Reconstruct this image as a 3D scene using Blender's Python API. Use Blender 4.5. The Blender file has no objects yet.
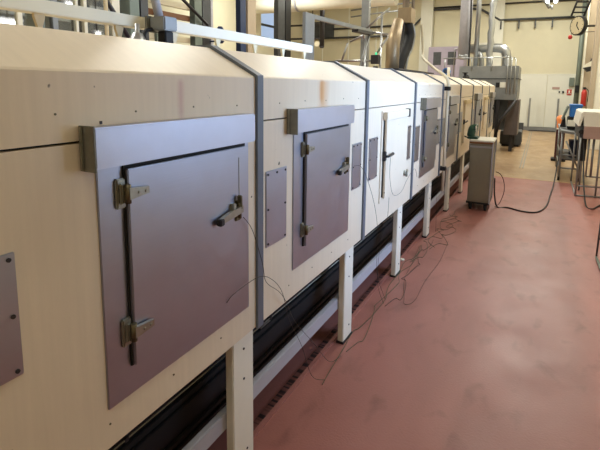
import bpy, bmesh, math, random
from mathutils import Vector, Matrix
random.seed(7)
SC = bpy.context.scene
COL = SC.collection
PI = math.pi

# ------------------------------------------------------------ materials
def srgb(r, g, b):
    f = lambda c: (c/255/12.92) if c/255 <= .04045 else ((c/255+.055)/1.055)**2.4
    return (f(r), f(g), f(b), 1)

def mat(name, col, rough=.5, metal=0., var=.0, vscale=(6, 6, 6), bump=0., bscale=60., emit=None, estr=0., alpha=None, trans=0., spec=None):
    m = bpy.data.materials.new(name); m.use_nodes = True
    nt = m.node_tree; b = nt.nodes['Principled BSDF']
    b.inputs['Base Color'].default_value = col
    b.inputs['Roughness'].default_value = rough
    b.inputs['Metallic'].default_value = metal
    if spec is not None: b.inputs['Specular IOR Level'].default_value = spec
    if trans: b.inputs['Transmission Weight'].default_value = trans
    if emit:
        b.inputs['Emission Color'].default_value = emit
        b.inputs['Emission Strength'].default_value = estr
    geo = None
    if var or bump:
        geo = nt.nodes.new('ShaderNodeNewGeometry')
    if var:
        mp = nt.nodes.new('ShaderNodeMapping'); mp.inputs['Scale'].default_value = vscale
        nz = nt.nodes.new('ShaderNodeTexNoise'); nz.inputs['Scale'].default_value = 1; nz.inputs['Detail'].default_value = 5
        nz.inputs['Roughness'].default_value = .65
        nt.links.new(geo.outputs['Position'], mp.inputs['Vector']); nt.links.new(mp.outputs[0], nz.inputs['Vector'])
        mr = nt.nodes.new('ShaderNodeMapRange')
        mr.inputs['From Min'].default_value = .3; mr.inputs['From Max'].default_value = .7
        mr.inputs['To Min'].default_value = 1-var; mr.inputs['To Max'].default_value = 1+var
        nt.links.new(nz.outputs['Fac'], mr.inputs['Value'])
        mx = nt.nodes.new('ShaderNodeMix'); mx.data_type = 'RGBA'; mx.blend_type = 'MULTIPLY'; mx.inputs['Factor'].default_value = 1
        mx.inputs['A'].default_value = col
        cb = nt.nodes.new('ShaderNodeCombineColor')
        for k in range(3): nt.links.new(mr.outputs[0], cb.inputs[k])
        nt.links.new(cb.outputs[0], mx.inputs['B']); nt.links.new(mx.outputs['Result'], b.inputs['Base Color'])
    if bump:
        nb = nt.nodes.new('ShaderNodeTexNoise'); nb.inputs['Scale'].default_value = bscale; nb.inputs['Detail'].default_value = 3
        nt.links.new(geo.outputs['Position'], nb.inputs['Vector'])
        bp = nt.nodes.new('ShaderNodeBump'); bp.inputs['Strength'].default_value = bump; bp.inputs['Distance'].default_value = .01
        nt.links.new(nb.outputs['Fac'], bp.inputs['Height']); nt.links.new(bp.outputs[0], b.inputs['Normal'])
    return m

def paint_material():
    """cream enamel with fine vertical streaks, rust runs and small chips"""
    m = mat('cream_enamel', srgb(223, 207, 184), .42, 0, .035, (3, 40, 2), .05, 30)
    nt = m.node_tree; b = nt.nodes['Principled BSDF']
    src = b.inputs['Base Color'].links[0].from_socket
    geo = [n for n in nt.nodes if n.type == 'NEW_GEOMETRY'][0]
    sp = nt.nodes.new('ShaderNodeSeparateXYZ'); nt.links.new(geo.outputs['Position'], sp.inputs[0])
    def mth(op, a, c=None, clamp=False):
        n = nt.nodes.new('ShaderNodeMath'); n.operation = op; n.use_clamp = clamp
        for i, v in enumerate((a, c)):
            if v is None: continue
            if isinstance(v, (int, float)): n.inputs[i].default_value = v
            else: nt.links.new(v, n.inputs[i])
        return n.outputs[0]
    wob = nt.nodes.new('ShaderNodeTexNoise'); wob.inputs['Scale'].default_value = 14
    nt.links.new(geo.outputs['Position'], wob.inputs['Vector'])
    for (yc, w, z0, z1, c, a) in ((2.03, .03, 1.49, 1.632, srgb(190, 120, 50), .95), (2.05, .075, 1.46, 1.632, srgb(208, 156, 100), .7), (1.035, .02, 1.47, 1.62, srgb(188, 130, 132), .5),
                                  (4.45, .06, 1.58, 1.66, srgb(190, 140, 80), .4), (3.35, .03, 1.6, 1.66, srgb(220, 150, 150), .5)):
        d = mth('ABSOLUTE', mth('SUBTRACT', sp.outputs['Y'], yc))
        d = mth('ADD', d, mth('MULTIPLY', mth('SUBTRACT', wob.outputs['Fac'], .5), w*.5))
        f = mth('SUBTRACT', 1, mth('DIVIDE', d, w), True)
        zz = mth('MULTIPLY', mth('MULTIPLY', mth('SUBTRACT', sp.outputs['Z'], z0), 22, True), mth('MULTIPLY', mth('SUBTRACT', z1, sp.outputs['Z']), 60, True))
        f = mth('MULTIPLY', mth('MULTIPLY', f, zz), a)
        mx = nt.nodes.new('ShaderNodeMix'); mx.data_type = 'RGBA'
        nt.links.new(f, mx.inputs['Factor']); nt.links.new(src, mx.inputs['A']); mx.inputs['B'].default_value = c
        src = mx.outputs['Result']
    # small chips of bare dark metal
    ch = nt.nodes.new('ShaderNodeTexNoise'); ch.inputs['Scale'].default_value = 28; ch.inputs['Detail'].default_value = 1
    nt.links.new(geo.outputs['Position'], ch.inputs['Vector'])
    f = mth('MULTIPLY', mth('SUBTRACT', ch.outputs['Fac'], .775), 40, True)
    mx = nt.nodes.new('ShaderNodeMix'); mx.data_type = 'RGBA'
    nt.links.new(f, mx.inputs['Factor']); nt.links.new(src, mx.inputs['A']); mx.inputs['B'].default_value = srgb(95, 85, 70)
    nt.links.new(mx.outputs['Result'], b.inputs['Base Color'])
    return m

def steel_material(name, col, rough, along=(4, 4, 140)):
    m = mat(name, col, rough, 1.0, .05, (3, 3, 3))
    nt = m.node_tree; b = nt.nodes['Principled BSDF']
    geo = [n for n in nt.nodes if n.type == 'NEW_GEOMETRY'][0]
    mp = nt.nodes.new('ShaderNodeMapping'); mp.inputs['Scale'].default_value = along
    nz = nt.nodes.new('ShaderNodeTexNoise'); nz.inputs['Scale'].default_value = 1.5; nz.inputs['Detail'].default_value = 4
    nt.links.new(geo.outputs['Position'], mp.inputs[0]); nt.links.new(mp.outputs[0], nz.inputs['Vector'])
    mr = nt.nodes.new('ShaderNodeMapRange'); mr.inputs['To Min'].default_value = rough-.07; mr.inputs['To Max'].default_value = rough+.1
    sw = nt.nodes.new('ShaderNodeTexNoise'); sw.inputs['Scale'].default_value = 5; sw.inputs['Detail'].default_value = 5; sw.inputs['Distortion'].default_value = 2.2
    nt.links.new(geo.outputs['Position'], sw.inputs['Vector'])
    av = nt.nodes.new('ShaderNodeMath'); av.operation = 'MULTIPLY_ADD'; av.inputs[1].default_value = .8
    hf = nt.nodes.new('ShaderNodeMath'); hf.operation = 'MULTIPLY_ADD'; hf.inputs[1].default_value = .4; hf.inputs[2].default_value = -.1
    nt.links.new(nz.outputs['Fac'], hf.inputs[0]); nt.links.new(sw.outputs['Fac'], av.inputs[0]); nt.links.new(hf.outputs[0], av.inputs[2])
    nt.links.new(av.outputs[0], mr.inputs[0]); nt.links.new(mr.outputs[0], b.inputs['Roughness'])
    bp = nt.nodes.new('ShaderNodeBump'); bp.inputs['Strength'].default_value = .06; bp.inputs['Distance'].default_value = .004
    nt.links.new(nz.outputs['Fac'], bp.inputs['Height']); nt.links.new(bp.outputs[0], b.inputs['Normal'])
    return m

def floor_material(name, c1, c2, c3, rough):
    m = mat(name, c1, rough, 0, .0, bump=.12, bscale=90)
    nt = m.node_tree; b = nt.nodes['Principled BSDF']
    geo = [n for n in nt.nodes if n.type == 'NEW_GEOMETRY'][0]
    def noise(s, d, sc=(1, 1, 1), dist=0):
        mp = nt.nodes.new('ShaderNodeMapping'); mp.inputs['Scale'].default_value = sc
        n = nt.nodes.new('ShaderNodeTexNoise'); n.inputs['Scale'].default_value = s; n.inputs['Detail'].default_value = d; n.inputs['Distortion'].default_value = dist
        nt.links.new(geo.outputs['Position'], mp.inputs[0]); nt.links.new(mp.outputs[0], n.inputs['Vector']); return n
    def ramp(src, a, c):
        r = nt.nodes.new('ShaderNodeMapRange'); r.inputs['From Min'].default_value = a; r.inputs['From Max'].default_value = c
        nt.links.new(src.outputs['Fac'], r.inputs[0]); return r.outputs[0]
    def mix(f, a, c, k=1.):
        x = nt.nodes.new('ShaderNodeMix'); x.data_type = 'RGBA'
        q = nt.nodes.new('ShaderNodeMath'); q.operation = 'MULTIPLY'; nt.links.new(f, q.inputs[0]); q.inputs[1].default_value = k
        nt.links.new(q.outputs[0], x.inputs['Factor'])
        for s, v in (('A', a), ('B', c)):
            if isinstance(v, tuple): x.inputs[s].default_value = v
            else: nt.links.new(v, x.inputs[s])
        return x.outputs['Result']
    c = mix(ramp(noise(2.2, 6, (1, .45, 1), .6), .35, .7), c1, c2, .8)
    c = mix(ramp(noise(7, 6, (1, .6, 1), .4), .56, .76), c, c3, .6)
    c = mix(ramp(noise(60, 3), .62, .8), c, c3, .25)
    nt.links.new(c, b.inputs['Base Color'])
    rr = nt.nodes.new('ShaderNodeMapRange'); rr.inputs['To Min'].default_value = rough-.12; rr.inputs['To Max'].default_value = rough+.15
    nt.links.new(noise(3, 5).outputs['Fac'], rr.inputs[0]); nt.links.new(rr.outputs[0], b.inputs['Roughness'])
    return m

M = dict(
    paint=paint_material(),
    steel=steel_material('brushed_steel', srgb(174, 176, 188), .36, (3, 3, 120)),
    steelh=steel_material('brushed_steel_cover', srgb(190, 190, 200), .40, (3, 120, 120)),
    strip=mat('slate_paint', srgb(98, 106, 118), .4, .1, .05, (20, 20, 3)),
    dark=mat('black_rubber', srgb(22, 20, 20), .7),
    black=mat('black_paint', srgb(18, 17, 18), .6, 0, .2, (20, 20, 20)),
    iron=mat('grey_iron', srgb(58, 56, 58), .5, .5),
    zinc=mat('zinc_plated', srgb(160, 158, 146), .38, .85, .12, (40, 40, 40)),
    brass=mat('tarnished_metal', srgb(112, 104, 82), .42, .8, .25, (60, 60, 60)),
    redfloor=floor_material('red_floor_resin', srgb(166, 108, 98), srgb(144, 90, 82), srgb(112, 70, 62), .42),
    ochre=floor_material('ochre_floor_resin', srgb(168, 140, 104), srgb(140, 106, 74), srgb(200, 176, 138), .36),
    wall=mat('wall_cream', srgb(212, 206, 180), .8, 0, .05, (1, 1, .8)),
    wall2=mat('wall_panel_white', srgb(222, 222, 210), .55, 0, .03, (2, 2, 2)),
    ceil=mat('ceiling_white', srgb(205, 200, 180), .8),
    white=mat('white_enamel', srgb(232, 228, 214), .4, 0, .03, (6, 6, 6)),
    rail=mat('grey_white_enamel', srgb(172, 171, 178), .42, 0, .08, (8, 3, 8)),
    timber=mat('ivory_enamel', srgb(226, 216, 188), .45, 0, .05, (4, 2, 4)),
    ochrepaint=mat('ochre_enamel', srgb(206, 184, 140), .5, 0, .1, (8, 8, 8)),
    galv=mat('galvanised_duct', srgb(176, 178, 180), .32, .9, .08, (8, 8, 8)),
    greymetal=mat('grey_steel', srgb(140, 142, 142), .45, .5, .1, (6, 6, 6)),
    green_grey=mat('green_grey_enamel', srgb(112, 122, 112), .5, .1, .1, (6, 6, 3)),
    darkgrey=mat('dark_grey_enamel', srgb(66, 68, 70), .5, .1, .2, (6, 6, 6)),
    brown=mat('rusty_duct', srgb(168, 146, 114), .45, .5, .18, (8, 8, 4)),
    purple=mat('mauve_enamel', srgb(160, 150, 165), .6, 0, .06, (4, 4, 4)),
    blue=mat('blue_plastic', srgb(40, 110, 190), .4),
    navy=mat('navy_plastic', srgb(28, 48, 84), .5),
    green=mat('dark_green_enamel', srgb(34, 74, 58), .35, 0, .15, (20, 20, 20)),
    red=mat('red_enamel', srgb(178, 44, 36), .4),
    umber=mat('umber_enamel', srgb(98, 88, 86), .5, .1, .15, (5, 5, 3)),
    capmetal=mat('dull_edge_metal', srgb(128, 126, 116), .45, .5, .12, (40, 40, 40)),
    maroon=mat('maroon_enamel', srgb(72, 34, 34), .5, 0, .1, (9, 9, 9)),
    orange=mat('orange_lens', srgb(206, 128, 90), .15, emit=srgb(255, 150, 70), estr=.25),
    green_lamp=mat('green_lens', srgb(60, 190, 140), .3, emit=srgb(70, 220, 160), estr=.8),
    pink=mat('pink_brown_enamel', srgb(176, 146, 136), .5, 0, .05, (9, 9, 9)),
    cartgrey=mat('grey_green_enamel', srgb(138, 134, 116), .38, .35, .06, (4, 4, 4)),
    wood=mat('brown_wood', srgb(128, 84, 50), .6, 0, .15, (4, 40, 40)),
    wire=mat('wire_sheath', srgb(62, 58, 50), .6),
    greenwire=mat('green_wire_sheath', srgb(70, 88, 62), .6),
    cable=mat('black_cable', srgb(28, 26, 28), .5),
    clockface=mat('clock_face', srgb(206, 192, 158), .5),
    tan=mat('tan_enamel', srgb(176, 160, 138), .55, 0, .08, (4, 4, 2)),
    lamp=mat('lamp_tube', srgb(255, 255, 255), .4, emit=(1, .97, .9, 1), estr=14.),
    glass=mat('clear_glass', srgb(235, 240, 240), .05, trans=1.),
    skyglass=mat('daylit_pane', srgb(150, 170, 200), .2, emit=srgb(150, 172, 205), estr=.8),
)
def dashes_material():
    m = mat('drain_slots', srgb(126, 76, 66), .6)
    nt = m.node_tree; b = nt.nodes['Principled BSDF']
    geo = nt.nodes.new('ShaderNodeNewGeometry')
    mp = nt.nodes.new('ShaderNodeMapping'); mp.inputs['Scale'].default_value = (0, 30, 0)
    w = nt.nodes.new('ShaderNodeTexNoise'); w.inputs['Scale'].default_value = 1; w.inputs['Detail'].default_value = 1
    nt.links.new(geo.outputs['Position'], mp.inputs[0]); nt.links.new(mp.outputs[0], w.inputs['Vector'])
    r = nt.nodes.new('ShaderNodeMapRange'); r.inputs['From Min'].default_value = .48; r.inputs['From Max'].default_value = .54
    nt.links.new(w.outputs['Fac'], r.inputs[0])
    x = nt.nodes.new('ShaderNodeMix'); x.data_type = 'RGBA'
    x.inputs['A'].default_value = srgb(124, 76, 68); x.inputs['B'].default_value = srgb(44, 26, 24)
    nt.links.new(r.outputs[0], x.inputs['Factor']); nt.links.new(x.outputs['Result'], b.inputs['Base Color'])
    return m
M['slots'] = dashes_material()

# ------------------------------------------------------------ geometry helpers
class MB:
    def __init__(s): s.v = []; s.f = []; s.smooth = []
    def add(s, vs, fs, sm=False):
        o = len(s.v); s.v += [Vector(p) for p in vs]
        for f in fs: s.f.append([i+o for i in f]); s.smooth.append(sm)
        return s
    def box(s, x0, x1, y0, y1, z0, z1, b=0.):
        if x1 < x0: x0, x1 = x1, x0
        if y1 < y0: y0, y1 = y1, y0
        if z1 < z0: z0, z1 = z1, z0
        bm = bmesh.new(); bmesh.ops.create_cube(bm, size=1)
        for v in bm.verts:
            v.co = Vector((x0+(v.co.x+.5)*(x1-x0), y0+(v.co.y+.5)*(y1-y0), z0+(v.co.z+.5)*(z1-z0)))
        if b:
            b = min(b, .45*min(x1-x0, y1-y0, z1-z0))
            bmesh.ops.bevel(bm, geom=list(bm.edges), offset=b, segments=2, affect='EDGES')
        s.frombm(bm); return s
    def frombm(s, bm, mx=None, sm=False):
        bm.verts.index_update()
        s.add([(mx @ v.co if mx else v.co.copy()) for v in bm.verts], [[v.index for v in f.verts] for f in bm.faces], sm)
        bm.free(); return s
    def prism(s, prof, y0, y1):
        """closed (x,z) profile swept along y"""
        n = len(prof)
        vs = [(p[0], y0, p[1]) for p in prof]+[(p[0], y1, p[1]) for p in prof]
        fs = [[i, (i+1) % n, n+(i+1) % n, n+i] for i in range(n)]+[list(range(n))[::-1], list(range(n, 2*n))]
        return s.add(vs, fs)
    def prismz(s, prof, z0, z1):
        n = len(prof)
        vs = [(p[0], p[1], z0) for p in prof]+[(p[0], p[1], z1) for p in prof]
        fs = [[i, (i+1) % n, n+(i+1) % n, n+i] for i in range(n)]+[list(range(n))[::-1], list(range(n, 2*n))]
        return s.add(vs, fs)
    def prismx(s, prof, x0, x1):
        """closed (y,z) profile swept along x"""
        n = len(prof)
        vs = [(x0, p[0], p[1]) for p in prof]+[(x1, p[0], p[1]) for p in prof]
        fs = [[i, (i+1) % n, n+(i+1) % n, n+i] for i in range(n)]+[list(range(n))[::-1], list(range(n, 2*n))]
        return s.add(vs, fs)
    def tube(s, pts, r, n=10, caps=True):
        P = [Vector(p) for p in pts]; rs = r if isinstance(r, (list, tuple)) else [r]*len(P)
        t0 = (P[1]-P[0]).normalized()
        up = Vector((0, 0, 1)) if abs(t0.z) < .9 else Vector((1, 0, 0))
        a = t0.cross(up).normalized(); vs = []; fs = []
        for i, p in enumerate(P):
            if i == 0: t = P[1]-P[0]
            elif i == len(P)-1: t = P[-1]-P[-2]
            else: t = (P[i+1]-P[i]).normalized()+(P[i]-P[i-1]).normalized()
            if t.length < 1e-9: t = P[i]-P[i-1]
            t.normalize(); a = (a-t*a.dot(t)).normalized(); b = t.cross(a)
            for k in range(n):
                q = 2*PI*k/n; vs.append(p+(a*math.cos(q)+b*math.sin(q))*rs[i])
        for i in range(len(P)-1):
            for k in range(n):
                fs.append([i*n+k, i*n+(k+1) % n, (i+1)*n+(k+1) % n, (i+1)*n+k])
        s.add(vs, fs, True)
        if caps:
            s.f += [[len(s.v)-len(vs)+k for k in range(n)][::-1], [len(s.v)-n+k for k in range(n)]]; s.smooth += [False, False]
        return s
    def cyl(s, c, d, r, h, n=20, r2=None):
        c = Vector(c); d = Vector(d).normalized()
        return s.tube([c, c+d*h], [r, r if r2 is None else r2], n)
    def lathe(s, prof, c, n=20):
        """(r,z) profile about a vertical axis through c"""
        vs = []; fs = []; m = len(prof)
        for (r, z) in prof:
            for k in range(n):
                vs.append((c[0]+r*math.cos(2*PI*k/n), c[1]+r*math.sin(2*PI*k/n), c[2]+z))
        for i in range(m-1):
            for k in range(n):
                fs.append([i*n+k, i*n+(k+1) % n, (i+1)*n+(k+1) % n, (i+1)*n+k])
        s.add(vs, fs, True)
        o = len(s.v)-len(vs)
        s.f += [[o+k for k in range(n)][::-1], [o+(m-1)*n+k for k in range(n)]]; s.smooth += [False, False]
        return s

def smooth_pts(pts, n=6):
    P = [Vector(p) for p in pts]; out = []
    for i in range(len(P)-1):
        p0 = P[max(i-1, 0)]; p1 = P[i]; p2 = P[i+1]; p3 = P[min(i+2, len(P)-1)]
        for k in range(n):
            t = k/n
            out.append(.5*((2*p1)+(p2-p0)*t+(2*p0-5*p1+4*p2-p3)*t*t+(3*p1-p0-3*p2+p3)*t**3))
    out.append(P[-1]); return out

ROOTS = {}
def thing(name, label, cat, loc, group=None):
    o = bpy.data.objects.new(name, None); COL.objects.link(o)
    o.location = loc; o['label'] = label; o['category'] = cat; o.empty_display_size = .1
    if group: o['group'] = group
    ROOTS[o.name] = Vector(loc); return o
def world_of(o):
    p = Vector((0, 0, 0))
    while o: p = p+o.location; o = o.parent
    return p
def obj(name, mb, m, parent=None, label=None, origin=None):
    """link a builder as ONE mesh object; its vertices are in world space"""
    if parent is None:
        mn = Vector((min(v.x for v in mb.v), min(v.y for v in mb.v), min(v.z for v in mb.v)))
        mx = Vector((max(v.x for v in mb.v), max(v.y for v in mb.v), max(v.z for v in mb.v)))
        org = Vector(origin) if origin else Vector(((mn.x+mx.x)/2, (mn.y+mx.y)/2, mn.z))
    else: org = world_of(parent)
    me = bpy.data.meshes.new(name)
    me.from_pydata([tuple(v-org) for v in mb.v], [], mb.f)
    for p, sflag in zip(me.polygons, mb.smooth): p.use_smooth = sflag
    bm = bmesh.new(); bm.from_mesh(me); bmesh.ops.recalc_face_normals(bm, faces=bm.faces); bm.to_mesh(me); bm.free()
    me.materials.append(M[m] if isinstance(m, str) else m)
    o = bpy.data.objects.new(name, me); COL.objects.link(o)
    if parent: o.parent = parent
    else: o.location = org
    if label: o['label'] = label
    return o
def single(name, mb, m, label, cat, group=None):
    o = obj(name, mb, m); o['label'] = label; o['category'] = cat
    if group: o['group'] = group
    return o
def struct(name, mb, m):
    o = obj(name, mb, m); o['kind'] = 'structure'; return o

# ------------------------------------------------------------ camera
R = ((0.88028123, 0.07544935, -0.46841472), (0.47432538, -0.11711738, 0.87252447), (0.0109719, -0.99024791, -0.13888377))
cam = bpy.data.cameras.new('camera'); co = bpy.data.objects.new('camera', cam); COL.objects.link(co)
rm = Matrix(((R[0][0], -R[0][1], -R[0][2]), (R[1][0], -R[1][1], -R[1][2]), (R[2][0], -R[2][1], -R[2][2])))
co.matrix_world = Matrix.Translation((0, 0, 1.6)) @ rm.to_4x4()
cam.sensor_width = 36; cam.sensor_fit = 'HORIZONTAL'; cam.lens = 447/600*36; cam.shift_y = -77/600; cam.clip_start = .05; cam.clip_end = 200
SC.camera = co

# ------------------------------------------------------------ room shell
XR = 1.55; YF = 19.2; ZC = 5.4; XL = -10.; YB = -3.
struct('floor', MB().box(XL, XR+.2, YB, 8.76, -.1, 0), 'redfloor')
struct('floor', MB().box(XL, XR+.2, 8.76, YF+.2, -.1, 0), 'ochre')
struct('ceiling', MB().box(XL, XR+.2, YB, YF+.2, ZC, ZC+.1), 'ceil')
fw = MB().box(XL, XR+.2, YF, YF+.2, 0, ZC)
struct('wall_far', fw, 'wall')
struct('wall_back', MB().box(XL, XR+.2, YB-.2, YB, 0, ZC), 'wall')
# right wall with two window openings in it (beside and behind the viewer)
WN = [(2.5, 4.3, .95, 3.1)]
w = MB(); y = YB
for (a, b_, c, d) in WN:
    w.box(XR, XR+.2, y, a, 0, ZC); w.box(XR, XR+.2, a, b_, 0, c); w.box(XR, XR+.2, a, b_, d, ZC); y = b_
w.box(XR, XR+.2, y, YF, 0, ZC)
struct('wall_right', w, 'wall')
for i, (a, b_, c, d) in enumerate(WN):
    f = MB()
    for yy in (a, (a+b_)/2-.03, b_-.06): f.box(XR+.03, XR+.1, yy, yy+.06, c, d)
    for zz in (c, (c+d)/2, d-.06): f.box(XR+.035, XR+.095, a, b_, zz, zz+.06)
    struct('window_1', f, 'white')
# left wall with the small window, behind the duct
w = MB(); a, b_, c, d = 13.75, 14.75, 3.2, 4.3
w.box(XL-.2, XL, YB, a*1.11, 0, ZC); w.box(XL-.2, XL, b_*1.11, YF, 0, ZC)
w.box(XL-.2, XL, a*1.11, b_*1.11, 0, 3.45); w.box(XL-.2, XL, a*1.11, b_*1.11, 4.65, ZC)
struct('wall_left', w, 'wall')
w2 = struct('window_2', MB().box(XL-.15, XL-.1, a*1.11, b_*1.11, 3.45, 4.65), 'skyglass')
f = MB().box(XL-.1, XL-.02, a*1.11, b_*1.11, 3.95, 4.03).box(XL-.1, XL-.02, a*1.11, b_*1.11, 3.45, 3.52)
obj('window_frame', f, 'darkgrey', w2)
# far-wall wainscot, sheet joints and base
pan = MB()
xs = [-9.9, -8.6, -7.3, -6.0, -4.7, -3.4, -2.1, -.82, .12, 1.08]
for a, b_ in zip(xs[:-1], xs[1:]): pan.box(a+.008, b_-.008, YF-.03, YF, .14, 2.08)
struct('trim_1', pan, 'wall2')
struct('baseboard_far', MB().box(XL, XR, YF-.05, YF, 0, .13), 'greymetal')
pil = MB()
for x in (-9.2, -7.9, -6.6, -5.7): pil.box(x, x+.05, YF-.04, YF, 2.1, ZC)
struct('trim_2', pil, 'wall2')
struct('trim_3', MB().box(-4.62, -4.15, YF-.25, YF-.03, 0, ZC).box(-1.86, -1.5, YF-.12, YF-.03, 2.1, ZC), 'wall2')
struct('trim_4', MB().box(-1.5, XR, YF-.03, YF, 2.085, 2.12), 'wall2')
# drain edge and slots under the oven, floor track down the aisle
struct('trim_5', MB().box(-1.10, -1.065, -.5, 11.2, 0, .006), 'slots')
struct('trim_6', MB().box(-1.063, -1.04, -.5, 11.2, 0, .009), 'redfloor')
tk = MB()
for x in (-.30, -.245): tk.box(x, x+.018, 9.9, 18.6, 0, .006)
struct('trim_7', tk, 'greymetal')
struct('trim_8', MB().box(-.62, XR, 8.745, 8.775, 0, .004), 'ochrepaint')
# right-hand pillars near the far end
struct('trim_9', MB().box(1.04, 1.085, 16.6, 16.7, 0, ZC), 'white')
struct('trim_11', MB().box(1.086, XR, 16.62, 16.95, 0, ZC), 'tan')
struct('trim_10', MB().box(1.09, 1.19, 14.0, 14.35, 0, ZC), 'tan')
struct('trim_12', MB().box(1.191, XR, 14.05, 14.35, 0, ZC), 'white')

# ------------------------------------------------------------ the tunnel oven
FX = -.97; ZB, ZT, RX, RZ = .61, 1.63, -1.19, 1.745
BX = -2.45
def screw(mb, y, z, x=FX, r=.0045):
    mb.cyl((x, y, z), (1, 0, 0), r, .004, 8)
def rivets(parent, pts, x, name='screw', r=.005):
    for (y, z) in pts:
        m_ = MB(); screw(m_, y, z, x, r); obj(name, m_, 'brass' if name == 'rivet' else 'iron', parent)
def hinge(parent, y, z, x, s=1., material='zinc', detail=True):
    """plate on the frame, barrel, tapered arm over the leaf; y = barrel position"""
    h = MB().box(x-.002, x+.010, y-.032*s, y+.004*s, z-.048*s, z+.048*s, .004)
    h.box(x+.008, x+.018, y-.024*s, y-.004*s, z-.034*s, z+.034*s, .004)
    o = obj('hinge', h, material, parent)
    if detail:
        p = MB().cyl((x+.024, y-.004*s, z-.030*s), (0, 0, 1), .010*s, .06*s, 12); obj('hinge_pin', p, 'brass', o)
        a = MB().prismx([(y-.006*s, z-.018*s), (y+.03*s, z-.014*s), (y+.072*s, z-.010*s), (y+.072*s, z+.012*s), (y+.03*s, z+.016*s), (y-.006*s, z+.02*s)], x+.024, x+.034)
        a.cyl((x+.033, y+.03*s, z), (1, 0, 0), .005*s, .004, 8).cyl((x+.033, y+.058*s, z), (1, 0, 0), .005*s, .004, 8)
        obj('hinge_arm', a, material, o)
    return o
def latch(parent, y, z, x, s=1., dark=False):
    """bracket with striker at y, lever arm pointing back over the leaf"""
    b = MB().box(x-.002, x+.008, y-.02*s, y+.022*s, z-.045*s, z+.05*s, .003)
    b.box(x+.006, x+.024, y-.010*s, y+.006*s, z+.01*s, z+.075*s, .003)
    b.cyl((x+.016, y-.004*s, z-.03*s), (0, 0, 1), .008*s, .07*s, 10)
    o = obj('latch', b, 'black' if dark else 'brass', parent)
    a = MB().prismx([(y+.012*s, z-.004*s), (y-.05*s, z-.012*s), (y-.145*s, z-.022*s), (y-.150*s, z-.000*s), (y-.06*s, z+.020*s), (y+.012*s, z+.026*s)], x+.010, x+.024)
    a.box(x+.0, x+.012, y-.11*s, y-.08*s, z-.02*s, z+.005*s)
    obj('lever', a, 'black' if dark else 'zinc', o)
    obj('striker', MB().box(x-.001, x+.018, y-.055*s, y-.03*s, z+.012*s, z+.045*s, .003), 'zinc', o)
    k = MB().box(x+.006, x+.028, y-.158*s, y-.13*s, z-.028*s, z+.002*s, .003)
    obj('lever_tip', k, 'iron', o); return o
def plate(parent, y0, y1, z0, z1, full=True):
    o = obj('inspection_plate', MB().box(FX-.001, FX+.005, y0, y1, z0, z1, .002), 'steel', parent)
    ys = (y0+.014, (y0+y1)/2, y1-.014)
    pts = [(ys[0], z1-.014), (ys[1], z1-.014), (ys[2], z1-.014), (ys[0], z0+.014), (ys[2], z0+.014), (ys[0], (z0+z1)/2), (ys[2], (z0+z1)/2)]
    if full: rivets(o, pts, FX+.004)
    return o
def strip_mb(y):
    """joint strip following front, slope and top"""
    t = .014; w = .026
    y1_ = y+.018; y0_ = y-.022; t = .012
    prof = [(FX-.02, ZB-.005), (FX+t, ZB-.005), (FX+t, ZT+.006), (RX+.004, RZ+t), (BX, RZ+t), (BX, RZ-.01), (RX, RZ-.012), (FX-.02, ZT-.012)]
    return MB().prism(prof, y0_, y1_)

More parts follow.
